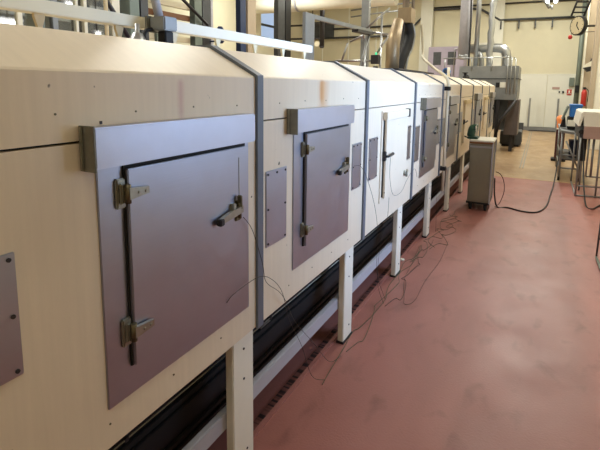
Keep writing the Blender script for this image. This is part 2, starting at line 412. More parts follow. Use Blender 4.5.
SECT = [
 # y0, y1, style, label
 (-.98, .24, 'plain', 'cream oven section cut off by the photo edge, nearest of all'),
 (.24, 1.46, 'near', 'nearest cream oven section in view with large steel door and pink streak'),
 (1.46, 2.68, 'steel', 'second cream oven section with steel door and orange rust streak above it'),
 (2.68, 3.90, 'white', 'brightly daylit oven section with a door painted like its body'),
 (3.90, 5.12, 'steel', 'oven section with steel door between the daylit section and the vertical conduit'),
 (5.12, 6.34, 'steel', 'oven section with steel door just beyond the vertical conduit'),
 (6.34, 7.56, 'cream', 'oven section with cream door behind the grey trolley'),
 (7.56, 8.78, 'steel', 'far oven section with steel door, next beyond the one behind the trolley'),
 (8.78, 10.0, 'cream', 'far oven section with narrow-looking cream door, last but one'),
 (10.0, 11.22, 'steel', 'last oven section, steel door, beside the tall grey machine'),
]
for i, (y0, y1, st, lab) in enumerate(SECT):
    t = thing('oven_section', lab, 'oven section', (-1.6, (y0+y1)/2, .61), 'sections of the tunnel oven')
    g = .003
    a, b_ = y0+.018+g, y1+.018-g
    near = y0 < 5.5
    obj('core', MB().prism([(FX-.02, ZB+.02), (FX-.02, ZT-.02), (RX-.01, RZ-.02), (BX+.02, RZ-.02), (BX+.02, ZB+.02)], a+.01, b_-.01), 'dark', t)
    obj('lower_panel', MB().prism([(FX, ZB), (FX, 1.456), (FX-.03, 1.456), (FX-.03, ZB+.03), (BX, ZB+.03), (BX, ZB)], a, b_), 'paint', t)
    obj('upper_panel', MB().prism([(FX, 1.462), (FX, ZT-.004), (FX-.006, ZT+.002), (RX, RZ), (BX, RZ), (BX, RZ-.015), (RX, RZ-.015), (FX-.015, ZT-.01), (FX-.015, 1.462)], a, b_), 'paint', t)
    obj('back_panel', MB().box(BX-.01, BX, a, b_, ZB, RZ), 'paint', t)
    if i < len(SECT)-1:
        obj('joint_strip', strip_mb(y1), 'strip', t)
    if st == 'plain':
        continue
    if st in ('near', 'steel'):
        if st == 'near': f0, f1, h0, h1, l0, l1, zb, zl = .485, 1.143, .452, 1.13, .565, 1.11, .725, .815
        else: f0, f1, h0, h1, l0, l1, zb, zl = .277, .955, .228, .905, .372, .905, .742, .835
        fr = obj('door_frame', MB().box(FX-.001, FX+.006, y0+f0, y0+f1, zb, 1.395, .002), 'steel', t)
        # cover above the door: a folded box with an end flange
        hd = obj('door_cover', MB().box(FX-.001, FX+.048, y0+h0, y0+h1, 1.393, 1.495, .004), 'steelh', t)
        fl = MB().box(FX-.001, FX+.054, y0+h0-.006, y0+h0-.001, 1.388, 1.499, .001)
        obj('lip', MB().box(FX+.008, FX+.016, y0+h0-.012, y0+h0-.006, 1.390, 1.497, .002), 'zinc', hd)
        o = obj('end_cap', fl, 'capmetal', hd, 'darker tarnished end of the cover')
        df = obj('gasket', MB().box(FX+.004, FX+.012, y0+l0-.004, y0+l1+.002, zl-.002, 1.390), 'dark', t)
        lf = MB().box(FX+.010, FX+.024, y0+l0, y0+l1, zl, 1.376, .0025)
        df = obj('door', lf, 'steel', t)
        if near:
            hz = (1.312, .922) if st == 'near' else (1.305, .918)
            for z in hz: hinge(df, y0+l0-.004, z, FX+.006, .85 if st == 'near' else .75)
            latch(df, y0+(1.045 if st == 'near' else .845), 1.145, FX+.022, .8)
            if st == 'near':
                obj('fold_line', MB().box(FX+.0235, FX+.0255, y0+1.055, y0+1.058, 1.18, 1.34), 'zinc', df)
        else:
            latch(df, y0+.845, 1.15, FX+.022, 1.0, True)
            hinge(df, y0+l0-.004, 1.33, FX+.008, .9, 'zinc', False); hinge(df, y0+l0-.004, .905, FX+.008, .9, 'zinc', False)
        if st == 'near':
            plate(t, y0+.11, y0+.277, .960, 1.242)
            obj('scratch', MB().box(FX-.001, FX+.002, y0+.505, y0+.512, 1.498, 1.506), 'iron', t)
        else:
            plate(t, y0+.05, y0+.218, .925, 1.249, near)
            plate(t, y0+1.0, y0+1.15, .976, 1.257, near)
        if near:
            pts = [(y0+.16+.23*k, 1.525+.004*(k % 2)) for k in range(5)]
            rivets(t, pts, FX-.002, 'rivet', .0028)
            rivets(t, [(y0+.25+.24*k, .68) for k in range(4)], FX-.002, 'rivet', .003)
    else:
        # door painted like the body with a raised box over it and a gap on the lever side
        l0, l1, z0, z1 = .355, .965, .80, 1.385
        obj('door_surround', MB().box(FX-.001, FX+.007, y0+.315, y0+1.0 if st == 'cream' else y0+.94, z0-.03, 1.43, .003), 'paint', t)
        gk = obj('gasket', MB().box(FX+.006, FX+.012, y0+l0-.008, y0+l0+.008, z0+.01, z1), 'dark', t)
        if st == 'cream':
            gk.data.materials[0] = M['ochrepaint']
        l1 = .925
        dr = obj('door', MB().box(FX+.010, FX+.028, y0+l0+.004, y0+l1, z0, z1-.02, .005), 'paint', t)
        cv = obj('door_cover', MB().box(FX+.008, FX+.04, y0+.33, y0+.90, 1.365, 1.42, .004), 'paint' if st == 'white' else 'ochrepaint', t)
        obj('end_cap', MB().box(FX+.01, FX+.046, y0+.90, y0+.925, 1.36, 1.425, .002), 'darkgrey', cv)
        b = MB().box(FX+.006, FX+.03, y0+l0-.015, y0+l0+.02, 1.075, 1.145, .004)
        lt = obj('latch', b, 'iron', dr)
        obj('lever', MB().tube([(FX+.025, y0+l0, 1.11), (FX+.042, y0+l0+.03, 1.105), (FX+.045, y0+l0+.12, 1.115)], [.009, .008, .012], 10), 'black', lt)
        if st == 'white':
            k = MB().cyl((FX+.026, y0+l1-.06, .905), (1, 0, 0), .022, .02, 14).tube([(FX+.05, y0+l1-.07, .88), (FX+.05, y0+l1-.04, .93)], .009, 8)
            obj('knob', k, 'zinc', dr)
        plate(t, y0+.075, y0+.245, .978, 1.26, near)
        plate(t, y0+.955, y0+1.12, .985, 1.275, near)

# end face of the oven
single('oven_end_hood', MB().prism([(FX-.08, ZB+.1), (FX-.08, ZT-.1), (RX-.05, RZ-.1), (BX+.2, RZ-.1), (BX+.2, ZB+.1)], 11.24, 11.6), 'darkgrey',
       'dark outlet hood at the far end of the oven', 'hood')

# underframe: legs, long rail, cross bars
fr = thing('oven_stand', 'white painted steel leg frame carrying the whole oven', 'stand', (-1.6, 5, 0))
LEG = [.22, 1.365, 2.49, 3.62, 4.765, 5.93, 7.08, 8.2, 9.35, 10.45, 11.1]
for y in LEG:
    hw = .07
    lg = MB().box(-1.018, -.98, y-hw, y+hw, .012, ZB-.002, .004)
    o = obj('leg', lg, 'white', fr)
    obj('foot_plate', MB().box(-1.024, -.976, y-hw-.004, y+hw+.004, 0, .014), 'iron', o)
    if y < 6:
        for (yy, zz) in ((0, .42), (.02, .09), (0, .55)): obj('bolt', MB().cyl((-.982, y+yy, zz), (1, 0, 0), .005, .005, 8), 'iron', o)
    obj('leg', MB().box(BX+.02, BX+.11, y-hw, y+hw, 0, ZB-.002, .004), 'white', fr)
    obj('cross_bar', MB().box(BX+.11, -1.205, y-.03, y+.03, .24, .30), 'black', fr)
obj('long_rail', MB().box(-1.05, -1.02, -.9, 11.2, .222, .297, .004), 'rail', fr)
obj('long_rail', MB().box(BX+.04, BX+.09, -.9, 11.2, .215, .318, .004), 'rail', fr)
obj('top_rail', MB().box(-1.14, -1.08, -.9, 11.2, .55, ZB-.002), 'black', fr)
# black louvred return-belt housing seen between the legs
bt = thing('belt_housing', 'black return belt housing under the oven between the legs', 'housing', (-1.4, 5, .1))
obj('side_panel', MB().box(-1.20, -1.17, -.9, 11.2, .03, .60), 'black', bt)  # housing side, carried down near the floor so its black paints the shade there
for z in (.08, .12, .16, .20, .32, .36, .40, .47, .51, .55):
    obj('rib', MB().box(-1.17, -1.155, -.9, 11.2, z, z+.02, .003), 'black', bt)
obj('belt', MB().box(BX+.2, -1.2, -.9, 11.2, .34, .36), 'black', bt)
obj('guide_rod', MB().tube([(-1.13, -.9, .43), (-1.13, 11.2, .43)], .003, 6), 'zinc', bt, 'thin bright guide rod')
for k in range(11):
    y = .9+.9*k
    obj('rod_bracket', MB().box(-1.16, -1.125, y, y+.015, .422, .438), 'iron', bt)
for k in range(9):
    y = 1.75+1.1*k
    obj('chain_pin', MB().box(-1.16, -1.15, y, y+.09, .392, .398), 'zinc', bt)
# added black panel, unseen, blocking light under the oven from the far side
obj('rear_light_block', MB().box(BX+.0, BX+.02, -.9, 11.2, .05, .58), 'black', bt)

# ivory rail on short gusseted posts on the roof
rl = thing('roof_rail', 'long ivory beam on short gusseted posts along the oven roof', 'rail', (-1.6, 1.6, RZ))
obj('beam', MB().box(-1.66, -1.60, -.6, 1.55, 1.846, 1.895, .003), 'timber', rl)
obj('beam', MB().box(-1.66, -1.60, 1.62, 3.17, 1.852, 1.905, .003), 'white', rl, 'whiter length of beam')
for y in (.64, 1.02, 1.37, 1.70, 2.04, 2.41, 2.76, 3.08):
    hw, ht = .008, .02
    zt = 1.847 if y < 1.6 else 1.853
    p = MB().prismx([(y-hw, RZ), (y+hw, RZ), (y+hw, zt-.05), (y+ht, zt-.012), (y+ht, zt), (y-ht, zt), (y-ht, zt-.012), (y-hw, zt-.05)], -1.636, -1.622)
    obj('post', p, 'ochrepaint' if y < 1.6 else 'timber', rl)

# drive box with gear hose on the roof, near the break in the beam
dv = thing('damper_drive', 'grey drive box with pipe and black coupling on the near oven roof', 'motor', (-1.51, 1.52, RZ))
obj('box', MB().box(-1.555, -1.465, 1.475, 1.555, 1.832, 1.892, .005), 'greymetal', dv)
obj('cover', MB().box(-1.575, -1.557, 1.465, 1.56, 1.828, 1.897, .003), 'capmetal', dv, 'tarnished cover plate')
obj('coupling', MB().box(-1.535, -1.485, 1.50, 1.55, RZ+.010, 1.833, .004), 'black', dv)
obj('base', MB().lathe([(.045, 0), (.04, .008), (.03, .012)], (-1.51, 1.525, RZ)), 'darkgrey', dv)
obj('hose', MB().tube(smooth_pts([(-1.54, 1.49, 1.84), (-1.55, 1.45, 1.83), (-1.54, 1.43, 1.79), (-1.52, 1.46, RZ+.008)]), .009, 10), 'black', dv)
obj('riser', MB().tube([(-1.53, 1.51, 1.89), (-1.54, 1.49, 2.0), (-1.59, 1.49, 2.5), (-1.62, 1.49, ZC)], .02, 12), 'rail', dv)
cn = MB().lathe([(.052, 0), (.05, .006), (.022, .06), (.010, .066), (.010, .10)], (-1.50, 1.355, RZ))
single('vent_cone', cn, 'galv', 'small silver cone vent beside the drive box on the oven roof', 'vent')

# exhaust: tan duct with cap box and bent black duct on the roof further on
ex = thing('exhaust_fan', 'tan exhaust duct with cube fan box and bent black hose', 'fan', (-1.7, 5.7, RZ))
obj('duct', MB().tube([(-1.70, 5.60, RZ+.02), (-1.70, 5.60, 2.12), (-1.70, 5.80, 2.43)], [.085, .085, .068], 20), 'brown', ex)
obj('flange', MB().lathe([(.11, 0), (.11, .02), (.09, .02)], (-1.70, 5.60, RZ+.0)), 'iron', ex)
obj('fan_box', MB().box(-1.79, -1.61, 6.06, 6.30, 2.44, 2.64, .008), 'brown', ex)
obj('hose', MB().tube(smooth_pts([(-1.68, 6.14, 2.45), (-1.66, 6.20, 2.3), (-1.67, 6.12, 2.12), (-1.69, 5.98, 1.96), (-1.70, 5.88, RZ+.02)]), .07, 14), 'black', ex)
obj('hose_ring', MB().tube(smooth_pts([(-1.62, 6.22, 2.44), (-1.60, 6.26, 2.3), (-1.61, 6.2, 2.12), (-1.63, 6.08, 1.98), (-1.64, 6.0, RZ+.02)]), .014, 10), 'galv', ex)
obj('hose_ring', MB().tube(smooth_pts([(-1.70, 6.04, 2.44), (-1.70, 6.02, 2.3), (-1.70, 5.92, 2.12), (-1.70, 5.78, 1.98), (-1.70, 5.74, RZ+.02)]), .022, 10), 'iron', ex)
obj('pipe', MB().tube([(-1.72, 6.2, 2.63), (-1.72, 6.2, ZC)], .045, 12), 'galv', ex)
obj('pipe', MB().tube([(-1.64, 6.26, 2.63), (-1.64, 6.26, ZC)], .02, 10), 'galv', ex)
single('roof_plate', MB().box(-1.75, -1.24, 4.3, 5.9, RZ+.016, RZ+.03, .002), 'iron', 'dark flat plate lying on the oven roof by the exhaust', 'plate')
# conduit from the roof down the front
cd = thing('conduit', 'cream conduit bent over the roof edge and down the oven front', 'pipe', (-.93, 5.17, .4))
obj('pipe', MB().tube(smooth_pts([(-1.52, 6.30, 2.44), (-1.50, 6.36, 2.1), (-1.45, 6.2, 1.98), (-1.2, 5.7, 1.83), (-1.0, 5.25, 1.74), (-.93, 5.18, 1.66), (-.925, 5.18, 1.5)], 5)+[Vector((-.925, 5.18, .42))], .017, 10), 'timber', cd)
for z in (1.56, .66): obj('clamp', MB().box(FX, -.90, 5.15, 5.21, z, z+.045, .003), 'black', cd)

# blue motor on the far roof
mt = thing('roof_motor', 'small blue motor standing on the far oven roof', 'motor', (-1.6, 8.7, RZ))
obj('body', MB().cyl((-1.6, 8.62, RZ+.14), (0, 1, 0), .06, .20, 16), 'blue', mt)
obj('foot', MB().box(-1.66, -1.54, 8.64, 8.82, RZ, RZ+.10, .004), 'navy', mt)
obj('cap', MB().cyl((-1.6, 8.60, RZ+.14), (0, 1, 0), .04, .02, 16), 'navy', mt)
single('roof_standpipe', MB().cyl((-1.5, 8.35, RZ), (0, 0, 1), .025, .2, 10), 'white', 'short white standpipe on the far oven roof beside the blue motor', 'pipe')
vl = thing('roof_valve', 'black valve pair on the oven roof before the grey machine', 'valve', (-1.5, 10.4, RZ))
obj('body', MB().lathe([(.05, 0), (.05, .08), (.03, .1), (.03, .15)], (-1.5, 10.3, RZ)).lathe([(.05, 0), (.05, .08), (.03, .1), (.03, .13)], (-1.5, 10.6, RZ)), 'black', vl)
obj('wheel', MB().cyl((-1.5, 10.3, RZ+.15), (0, 0, 1), .06, .02, 14), 'black', vl)

# ------------------------------------------------------------ grey machine at the end of the oven
mc = thing('discharge_machine', 'tall grey steel machine at the end of the oven with ducts above', 'machine', (-1.1, 12.3, 0))
obj('body', MB().box(-1.9, -.54, 12.0, 13.3, 1.30, 2.12, .01), 'greymetal', mc)
obj('trim_band', MB().box(-1.92, -.52, 11.99, 13.31, 1.80, 1.825), 'darkgrey', mc)
obj('side_panel', MB().box(-.80, -.49, 12.3, 13.2, .42, 1.30, .005), 'umber', mc, 'brownish lower side panel')
obj('strut', MB().tube([(-.55, 11.98, 1.30), (-.86, 11.98, .80), (-.95, 11.98, .45)], .035, 8), 'iron', mc)
for (x, y) in ((-1.8, 12.1), (-.95, 12.05), (-.62, 12.4), (-.62, 13.2), (-1.8, 13.2)):
    obj('leg', MB().box(x-.04, x+.04, y-.04, y+.04, 0, 1.31), 'iron', mc)
for x in (-1.5, -1.1, -.85):
    obj('hopper', MB().prism([(x-.12, 1.3), (x+.12, 1.3), (x+.06, .55), (x-.06, .55)], 12.2, 12.7), 'darkgrey', mc)
for k, x in enumerate((-.78, -.70, -.61)):
    obj('standpipe', MB().tube([(x, 11.95, 1.45), (x, 11.95, 2.33-.03*k), (x-.05, 12.05, 2.38-.03*k)], .014, 8), 'galv', mc)
hr = MB().tube([(-2.3, 11.95, 2.32), (-.74, 11.95, 2.32)], .014, 8)
for x in (-2.25, -1.6, -1.15): hr.tube([(x, 11.95, 2.0), (x, 11.95, 2.32)], .012, 8)
obj('top_rail', hr, 'galv', mc)
lb = obj('notice', MB().box(-.93, -.80, 11.985, 11.999, 1.60, 1.73), 'white', mc, 'white paper notice')
obj('display', MB().box(-1.02, -.935, 11.98, 11.999, 1.61, 1.72), 'black', mc)
tb = thing('low_bin', 'dark low bin on the floor beneath the grey machine', 'bin', (-.62, 14.0, 0))
obj('body', MB().box(-.95, -.42, 13.45, 14.3, .05, .42, .02), 'darkgrey', tb)
obj('foot', MB().box(-.9, -.47, 13.5, 14.25, 0, .05), 'black', tb)

# ducts above the machine
dz = thing('duct_elbow', 'thick galvanised horizontal duct bending down into the grey machine', 'duct', (-1.3, 12.9, 2.12))
obj('pipe', MB().tube(smooth_pts([(-1.95, 12.9, 2.62), (-1.6, 12.9, 2.62), (-1.15, 12.9, 2.62), (-.98, 12.9, 2.58), (-.90, 12.9, 2.45), (-.88, 12.9, 2.12)], 5), .115, 18), 'galv', dz)
obj('branch', MB().tube(smooth_pts([(-1.75, 12.9, 2.56), (-1.6, 12.85, 2.5), (-1.5, 12.8, 2.38), (-1.48, 12.8, 2.12)], 5), .075, 14), 'galv', dz)
obj('flange', MB().box(-1.62, -1.38, 12.82, 12.98, 2.70, 2.76), 'white', dz)
d1 = thing('riser_duct', 'fattest pale vertical duct rising above the grey machine', 'duct', (-1.95, 12.6, 2.3))
obj('pipe', MB().tube([(-1.90, 12.6, 2.42), (-1.90, 12.6, ZC)], .15, 20), 'rail', d1)
obj('end', MB().lathe([(.1, 0), (.15, .06), (.15, .12)], (-1.90, 12.6, 2.32)), 'galv', d1)
single('riser_pipe', MB().tube([(-1.60, 12.6, 2.12), (-1.60, 12.6, ZC)], .06, 14), 'galv', 'thin straight galvanised pipe between the fat riser and the crinkled hose', 'pipe')
pts = [(-1.26+.012*math.sin(k*1.7), 12.5, 2.12+.12*k) for k in range(14)]+[(-1.22, 12.5, 3.8), (-1.14, 12.5, 4.1), (-1.0, 12.5, 4.6), (-.9, 12.5, ZC)]
rr = [.07+.012*(k % 2) for k in range(len(pts))]
single('flexible_hose', MB().tube(pts, rr, 12), 'galv', 'silver crinkled flexible hose curving up above the grey machine', 'hose')
single('hanging_cable', MB().tube(smooth_pts([(-1.79, 12.4, ZC), (-1.78, 12.4, 4.2), (-1.75, 12.4, 3.3), (-1.74, 12.4, 2.5), (-1.74, 12.4, 2.14)]), .022, 8), 'cable', 'black cable hanging straight down onto the grey machine', 'cable')
pc = thing('mauve_cabinet', 'mauve grey tall cabinet behind the oven against the far wall', 'cabinet', (-3.6, 18.9, 0))
obj('body', MB().box(-4.1, -2.75, 18.3, 19.1, 0, 3.15, .01), 'purple', pc)
for x in (-3.9, -3.35): obj('window', MB().box(x, x+.3, 18.29, 18.3, 2.45, 2.95), 'darkgrey', pc)
obj('pipe', MB().tube([(-3.1, 18.25, 1.5), (-3.1, 18.25, 3.05), (-2.75, 18.25, 3.05)], .02, 8), 'galv', pc)

# ------------------------------------------------------------ far wall services
pw = thing('wall_conduit', 'dark conduit run high along the far wall with drop brackets', 'pipe', (-2, 19.1, 4.1))
obj('pipe', MB().tube([(-10, 19.1, 4.15), (-4.9, 19.1, 4.15), (-4.3, 19.1, 4.70), (-2.95, 19.1, 4.68), (-2.35, 19.1, 4.60), (-1.64, 19.1, 4.15), (.8, 19.1, 4.12)], .045, 8), 'darkgrey', pw)
for x in (-1.62, -1.0, -.45, .1): obj('bracket', MB().box(x, x+.05, 19.05, 19.15, 3.8, 4.1), 'darkgrey', pw)
single('thin_wall_pipe', MB().tube([(-4.3, 19.12, 4.78), (-.2, 19.12, 4.74), (XR, 19.12, 4.7)], .03, 8), 'iron', 'thin dark pipe above the conduit on the far wall', 'pipe')
pb = thing('wall_beam_pipe', 'long dark horizontal pipe on the far wall left of the exhaust', 'pipe', (-8, 19, 4.1))
obj('pipe', MB().tube([(-9.9, 19.0, 3.75), (-4.9, 19.0, 3.72)], .05, 8), 'darkgrey', pb)
ex2 = thing('extinguisher_sign', 'red pictogram sign on the far wall near the corner', 'sign', (.86, YF-.05, 1.35))
obj('board', MB().box(.78, .93, YF-.045, YF-.031, 1.35, 1.56), 'red', ex2)
obj('pictogram', MB().box(.83, .88, YF-.05, YF-.045, 1.39, 1.52).box(.80, .91, YF-.05, YF-.045, 1.39, 1.42), 'white', ex2)
single('wall_box', MB().box(.82, .98, YF-.12, YF-.031, 1.66, 1.98, .01), 'green_grey', 'small green grey box on the far wall above the red sign', 'box')
single('wall_plaque', MB().box(.30, .54, YF-.045, YF-.031, 1.56, 1.64), 'pink', 'small pinkish plaque on the white far wall panels', 'sign')
single('wall_socket', MB().box(.63, .69, YF-.07, YF-.031, 1.42, 1.50).box(.52, .56, YF-.07, YF-.031, 1.43, 1.49), 'black', 'small black sockets left of the red sign on the far wall', 'socket')
single('kick_grille', MB().box(-.78, -.55, YF-.08, YF-.051, .0, .27), 'darkgrey', 'small dark grille low on the far wall', 'grille')
br = thing('barrier', 'grey low barrier of two posts and bottom bar at the far wall', 'barrier', (.06, 18.9, 0))
for x in (-.42, .50):
    obj('post', MB().box(x, x+.06, 18.85, 18.93, 0, 1.22), 'greymetal', br)
obj('bottom_bar', MB().box(-.36, .50, 18.86, 18.92, .05, .13), 'greymetal', br)
obj('bottom_bar', MB().box(-.36, .50, 18.80, 18.86, .0, .04), 'darkgrey', br)

# ------------------------------------------------------------ right-hand side, far end
ck = thing('wall_clock', 'round beige clock with black rim high on the right', 'clock', (.84, 15.0, 3.32))
ang = math.radians(52)
nrm = Vector((-math.sin(ang), -math.cos(ang), 0))
c = Vector((.71, 15.0, 3.34))
obj('case', MB().cyl(c, -nrm, .27, .10, 32), 'black', ck)
obj('face', MB().cyl(c+nrm*.012, -nrm, .235, .012, 32), 'clockface', ck)
tang = Vector((nrm.y, -nrm.x, 0))
hm = MB()
for (dx, dz_, r) in ((.09, -.13, .011), (.02, .10, .014)):
    hm.tube([c+nrm*.018, c+nrm*.018-tang*dx+Vector((0, 0, dz_))], r, 6)
obj('hand', hm, 'black', ck)
mk = MB()
for k in range(12):
    q = k*PI/6; p = c+nrm*.014+(tang*math.cos(q)+Vector((0, 0, math.sin(q))))*.2
    mk.tube([p, p+(tang*math.cos(q)+Vector((0, 0, math.sin(q))))*.025], .006, 4)
obj('hour_mark', mk, 'black', ck)
obj('bracket', MB().tube([c-nrm*.08, c-nrm*.3, (XR, 15.3, 3.34)], .03, 8), 'iron', ck)
al = thing('alarm_sounder', 'small red alarm sounder hanging beside the clock', 'alarm', (.60, 15.3, 3.0))
obj('body', MB().lathe([(.03, 0), (.055, .03), (.055, .08), (.03, .12)], (.58, 15.3, 3.0)), 'red', al)
obj('arm', MB().tube([(.58, 15.3, 3.10), (.62, 15.4, 3.2), (.9, 15.6, 3.22), (XR, 15.6, 3.22)], .010, 6), 'iron', al)
gp = thing('corner_pipes', 'dark grey vertical pipes in the far right corner', 'pipe', (1.1, 18.5, 0))
obj('pipe', MB().tube([(1.05, 18.5, 0), (1.05, 18.5, ZC)], .075, 12), 'green_grey', gp)
obj('pipe', MB().tube([(1.22, 18.4, 0), (1.22, 18.4, ZC)], .05, 12), 'darkgrey', gp)
obj('box', MB().box(.98, 1.10, 18.3, 18.42, 1.45, 1.7), 'black', gp)
wl = thing('wall_lamp', 'white conical lamp with black underside on the right pillar', 'lamp', (1.08, 16.2, 2.2))
obj('shade', MB().prism([(1.22, 2.42), (1.22, 2.26), (1.03, 2.22), (1.10, 2.34)], 16.1, 16.4), 'white', wl)
obj('louvre', MB().prism([(1.22, 2.26), (1.03, 2.22), (1.14, 2.10), (1.22, 2.12)], 16.1, 16.4), 'black', wl)
obj('bracket', MB().tube([(1.20, 16.25, 2.40), (1.24, 16.3, 2.5), (1.24, 16.65, 2.5)], .015, 6), 'iron', wl)
fe = thing('fire_extinguisher', 'red fire extinguisher hanging on the white pillar', 'fire extinguisher', (1.13, 16.4, 1.05))
obj('cylinder', MB().lathe([(.06, 0), (.075, .03), (.075, .42), (.05, .5), (.02, .52)], (1.13, 16.4, 1.05)), 'red', fe)
obj('head', MB().box(1.09, 1.17, 16.36, 16.44, 1.57, 1.64, .005), 'black', fe)
obj('hose', MB().tube(smooth_pts([(1.17, 16.4, 1.6), (1.24, 16.38, 1.5), (1.23, 16.36, 1.2)]), .012, 8), 'black', fe)
obj('bracket', MB().box(1.10, 1.16, 16.46, 16.61, 1.3, 1.36), 'iron', fe)
hb = thing('roof_truss', 'dark ladder shaped truss and cable tray above the clock', 'truss', (.5, 14.5, 3.7))
tr = MB()
for (x0, z0, x1, z1) in ((.55, 3.62, .80, 4.5), (.85, 3.60, 1.12, 4.5)): tr.tube([(x0, 15.1, z0), (x1, 15.1, z1)], .03, 6)
for k in range(6): tr.tube([(.58+.05*k, 15.1, 3.72+.14*k), (.88+.05*k, 15.1, 3.70+.14*k)], .025, 6)
obj('ladder', tr, 'iron', hb)
obj('hanger', MB().tube([(.80, 15.1, 4.48), (.85, 15.1, ZC)], .03, 6).tube([(1.12, 15.1, 4.48), (1.12, 15.1, ZC)], .03, 6), 'iron', hb)
obj('tray', MB().box(-.85, -.45, 13.2, 13.26, 3.98, 4.3).box(-.45, .45, 14.5, 14.6, 4.04, 4.1), 'greymetal', hb)
obj('hanger', MB().tube([(-.65, 13.23, 4.28), (-.65, 13.23, ZC)], .02, 6).tube([(.0, 14.55, 4.1), (0, 14.55, ZC)], .02, 6), 'iron', hb)
cg = thing('ceiling_spotlight', 'bright steel reflector lamp hanging near the top right', 'lamp', (.0, 14, 3.75))
obj('beam', MB().tube([(-.45, 13.9, 4.2), (-.1, 13.9, 3.88), (.0, 13.9, 3.70)], .05, 8).box(-.30, .16, 13.95, 14.05, 3.98, 4.02), 'greymetal', cg)
for (x, z) in ((-.07, 3.86), (.12, 3.84)):
    obj('bulb', MB().lathe([(.02, -.03), (.045, 0), (.045, .08), (.02, .12)], (x, 13.85, z)), 'lamp', cg)
obj('bulb', MB().lathe([(.02, -.03), (.035, 0), (.035, .06), (.02, .08)], (.05, 13.85, 3.68)), 'galv', cg)
obj('hanger', MB().tube([(-.2, 14, 4.0), (-.2, 14, ZC)], .02, 6), 'iron', cg)

# work table and packing machine on the right
tb = thing('work_table', 'narrow steel work table with tube legs behind the covered machine', 'table', (.5, 9.6, 0))
obj('tabletop', MB().prism([(.33, .88), (.70, .84), (.70, .80), (.33, .84)], 8.9, 10.6), 'greymetal', tb)
for (x, y) in ((.36, 8.95), (.66, 8.95), (.36, 10.5), (.66, 10.5)):
    obj('leg', MB().tube([(x, y, 0), (x, y, .84)], .018, 8), 'greymetal', tb)
for z in (.22, .45):
    obj('stretcher', MB().tube([(.36, 8.95, z), (.66, 8.95, z)], .014, 8).tube([(.36, 8.95, z), (.36, 10.5, z)], .014, 8), 'greymetal', tb)
obj('brace', MB().tube([(.42, 8.93, .70), (.64, 8.93, .22)], .014, 8), 'greymetal', tb)
obj('shelf', MB().box(.36, .67, 8.95, 10.5, .36, .378), 'darkgrey', tb)
obj('caster', MB().cyl((.34, 8.95, .035), (1, 0, 0), .035, .03, 12).cyl((.65, 8.95, .035), (1, 0, 0), .035, .03, 12), 'black', tb)
bx = thing('blue_crate', 'bright blue crate standing on the steel work table', 'crate', (.55, 9.5, .88))
obj('body', MB().box(.46, .64, 9.35, 9.7, 1.09, 1.30, .012), 'blue', bx)
obj('rim', MB().box(.45, .65, 9.34, 9.71, 1.28, 1.315, .006), 'blue', bx)
bx2 = thing('black_case', 'black case on the work table under the blue crate', 'case', (.55, 9.5, .86))
obj('body', MB().box(.44, .66, 9.30, 9.75, .87, 1.088, .01), 'black', bx2)
obj('lid', MB().box(.43, .60, 9.25, 9.298, .93, 1.04, .004), 'white', bx2)
mn = thing('grey_monitor', 'grey tilted screen standing on the table left of the blue crate', 'screen', (.40, 9.6, .88))
obj('screen', MB().prism([(.34, 1.04), (.42, 1.28), (.45, 1.27), (.37, 1.03)], 9.45, 9.75), 'green_grey', mn)
obj('foot', MB().prism([(.33, .89), (.43, .885), (.40, 1.08), (.37, 1.08)], 9.55, 9.65), 'iron', mn)
bin_ = thing('blue_bin', 'dark blue bin on the lower shelf of the work table', 'bin', (.57, 9.6, .38))
obj('body', MB().lathe([(.075, 0), (.09, .28), (.095, .28), (.095, .31)], (.57, 9.3, .38)), 'navy', bin_)
bc = thing('beacon_post', 'maroon pump column with glowing orange beacon on top', 'beacon', (.40, 11.4, 0))
obj('column', MB().box(.33, .50, 11.3, 11.5, .06, .70, .01), 'maroon', bc)
obj('foot', MB().box(.27, .55, 11.25, 11.55, 0, .06, .01), 'black', bc)
obj('collar', MB().lathe([(.07, 0), (.07, .03)], (.40, 11.4, .70)), 'white', bc)
obj('lens', MB().lathe([(.06, 0), (.07, .04), (.07, .15), (.085, .17), (.085, .23), (.05, .27), (.01, .28)], (.40, 11.4, .73)), 'orange', bc)
# covered conveyor head, nearest on the right
cv = thing('covered_machine', 'small machine with sloping white cover and pinkish front panel', 'machine', (.78, 8.1, 0))
obj('cover', MB().prism([(.50, 1.05), (.53, 1.245), (.56, 1.262), (1.15, 1.25), (1.15, 1.05), (.57, 1.05), (.56, 1.20), (.53, 1.05)], 7.75, 9.0), 'white', cv)
obj('front_panel', MB().box(.575, 1.13, 7.70, 7.76, .87, 1.05, .006), 'pink', cv)
obj('body', MB().box(.60, 1.12, 7.78, 8.9, .87, 1.05), 'pink', cv)
obj('roller', MB().cyl((.55, 7.74, .965), (0, 1, 0), .035, .1, 16), 'black', cv)
obj('side_plate', MB().box(.53, .575, 7.77, 8.9, .86, 1.06), 'darkgrey', cv)
for (x, y) in ((.545, 7.72), (.80, 7.76), (1.08, 7.76), (.62, 8.2), (.545, 8.85), (1.08, 8.85)):
    obj('leg', MB().tube([(x, y, 0), (x, y, .88)], .013, 8), 'greymetal', cv)
st = MB().tube([(.545, 7.72, .015), (.86, 7.76, .015)], .012, 8).tube([(.545, 7.72, .16), (.86, 7.76, .16)], .012, 8).tube([(.545, 7.72, .015), (.545, 8.85, .015)], .012, 8)
st.tube([(.72, 7.8, .86), (.72, 7.8, .3)], .016, 8).tube([(.66, 7.8, .86), (.66, 7.8, .3)], .012, 8).tube([(.66, 7.8, .3), (.9, 7.8, .3)], .012, 8)
obj('base_frame', st, 'greymetal', cv)
jb = obj('switch_box', MB().box(.545, .65, 8.0, 8.24, .50, .86, .006), 'black', cv)
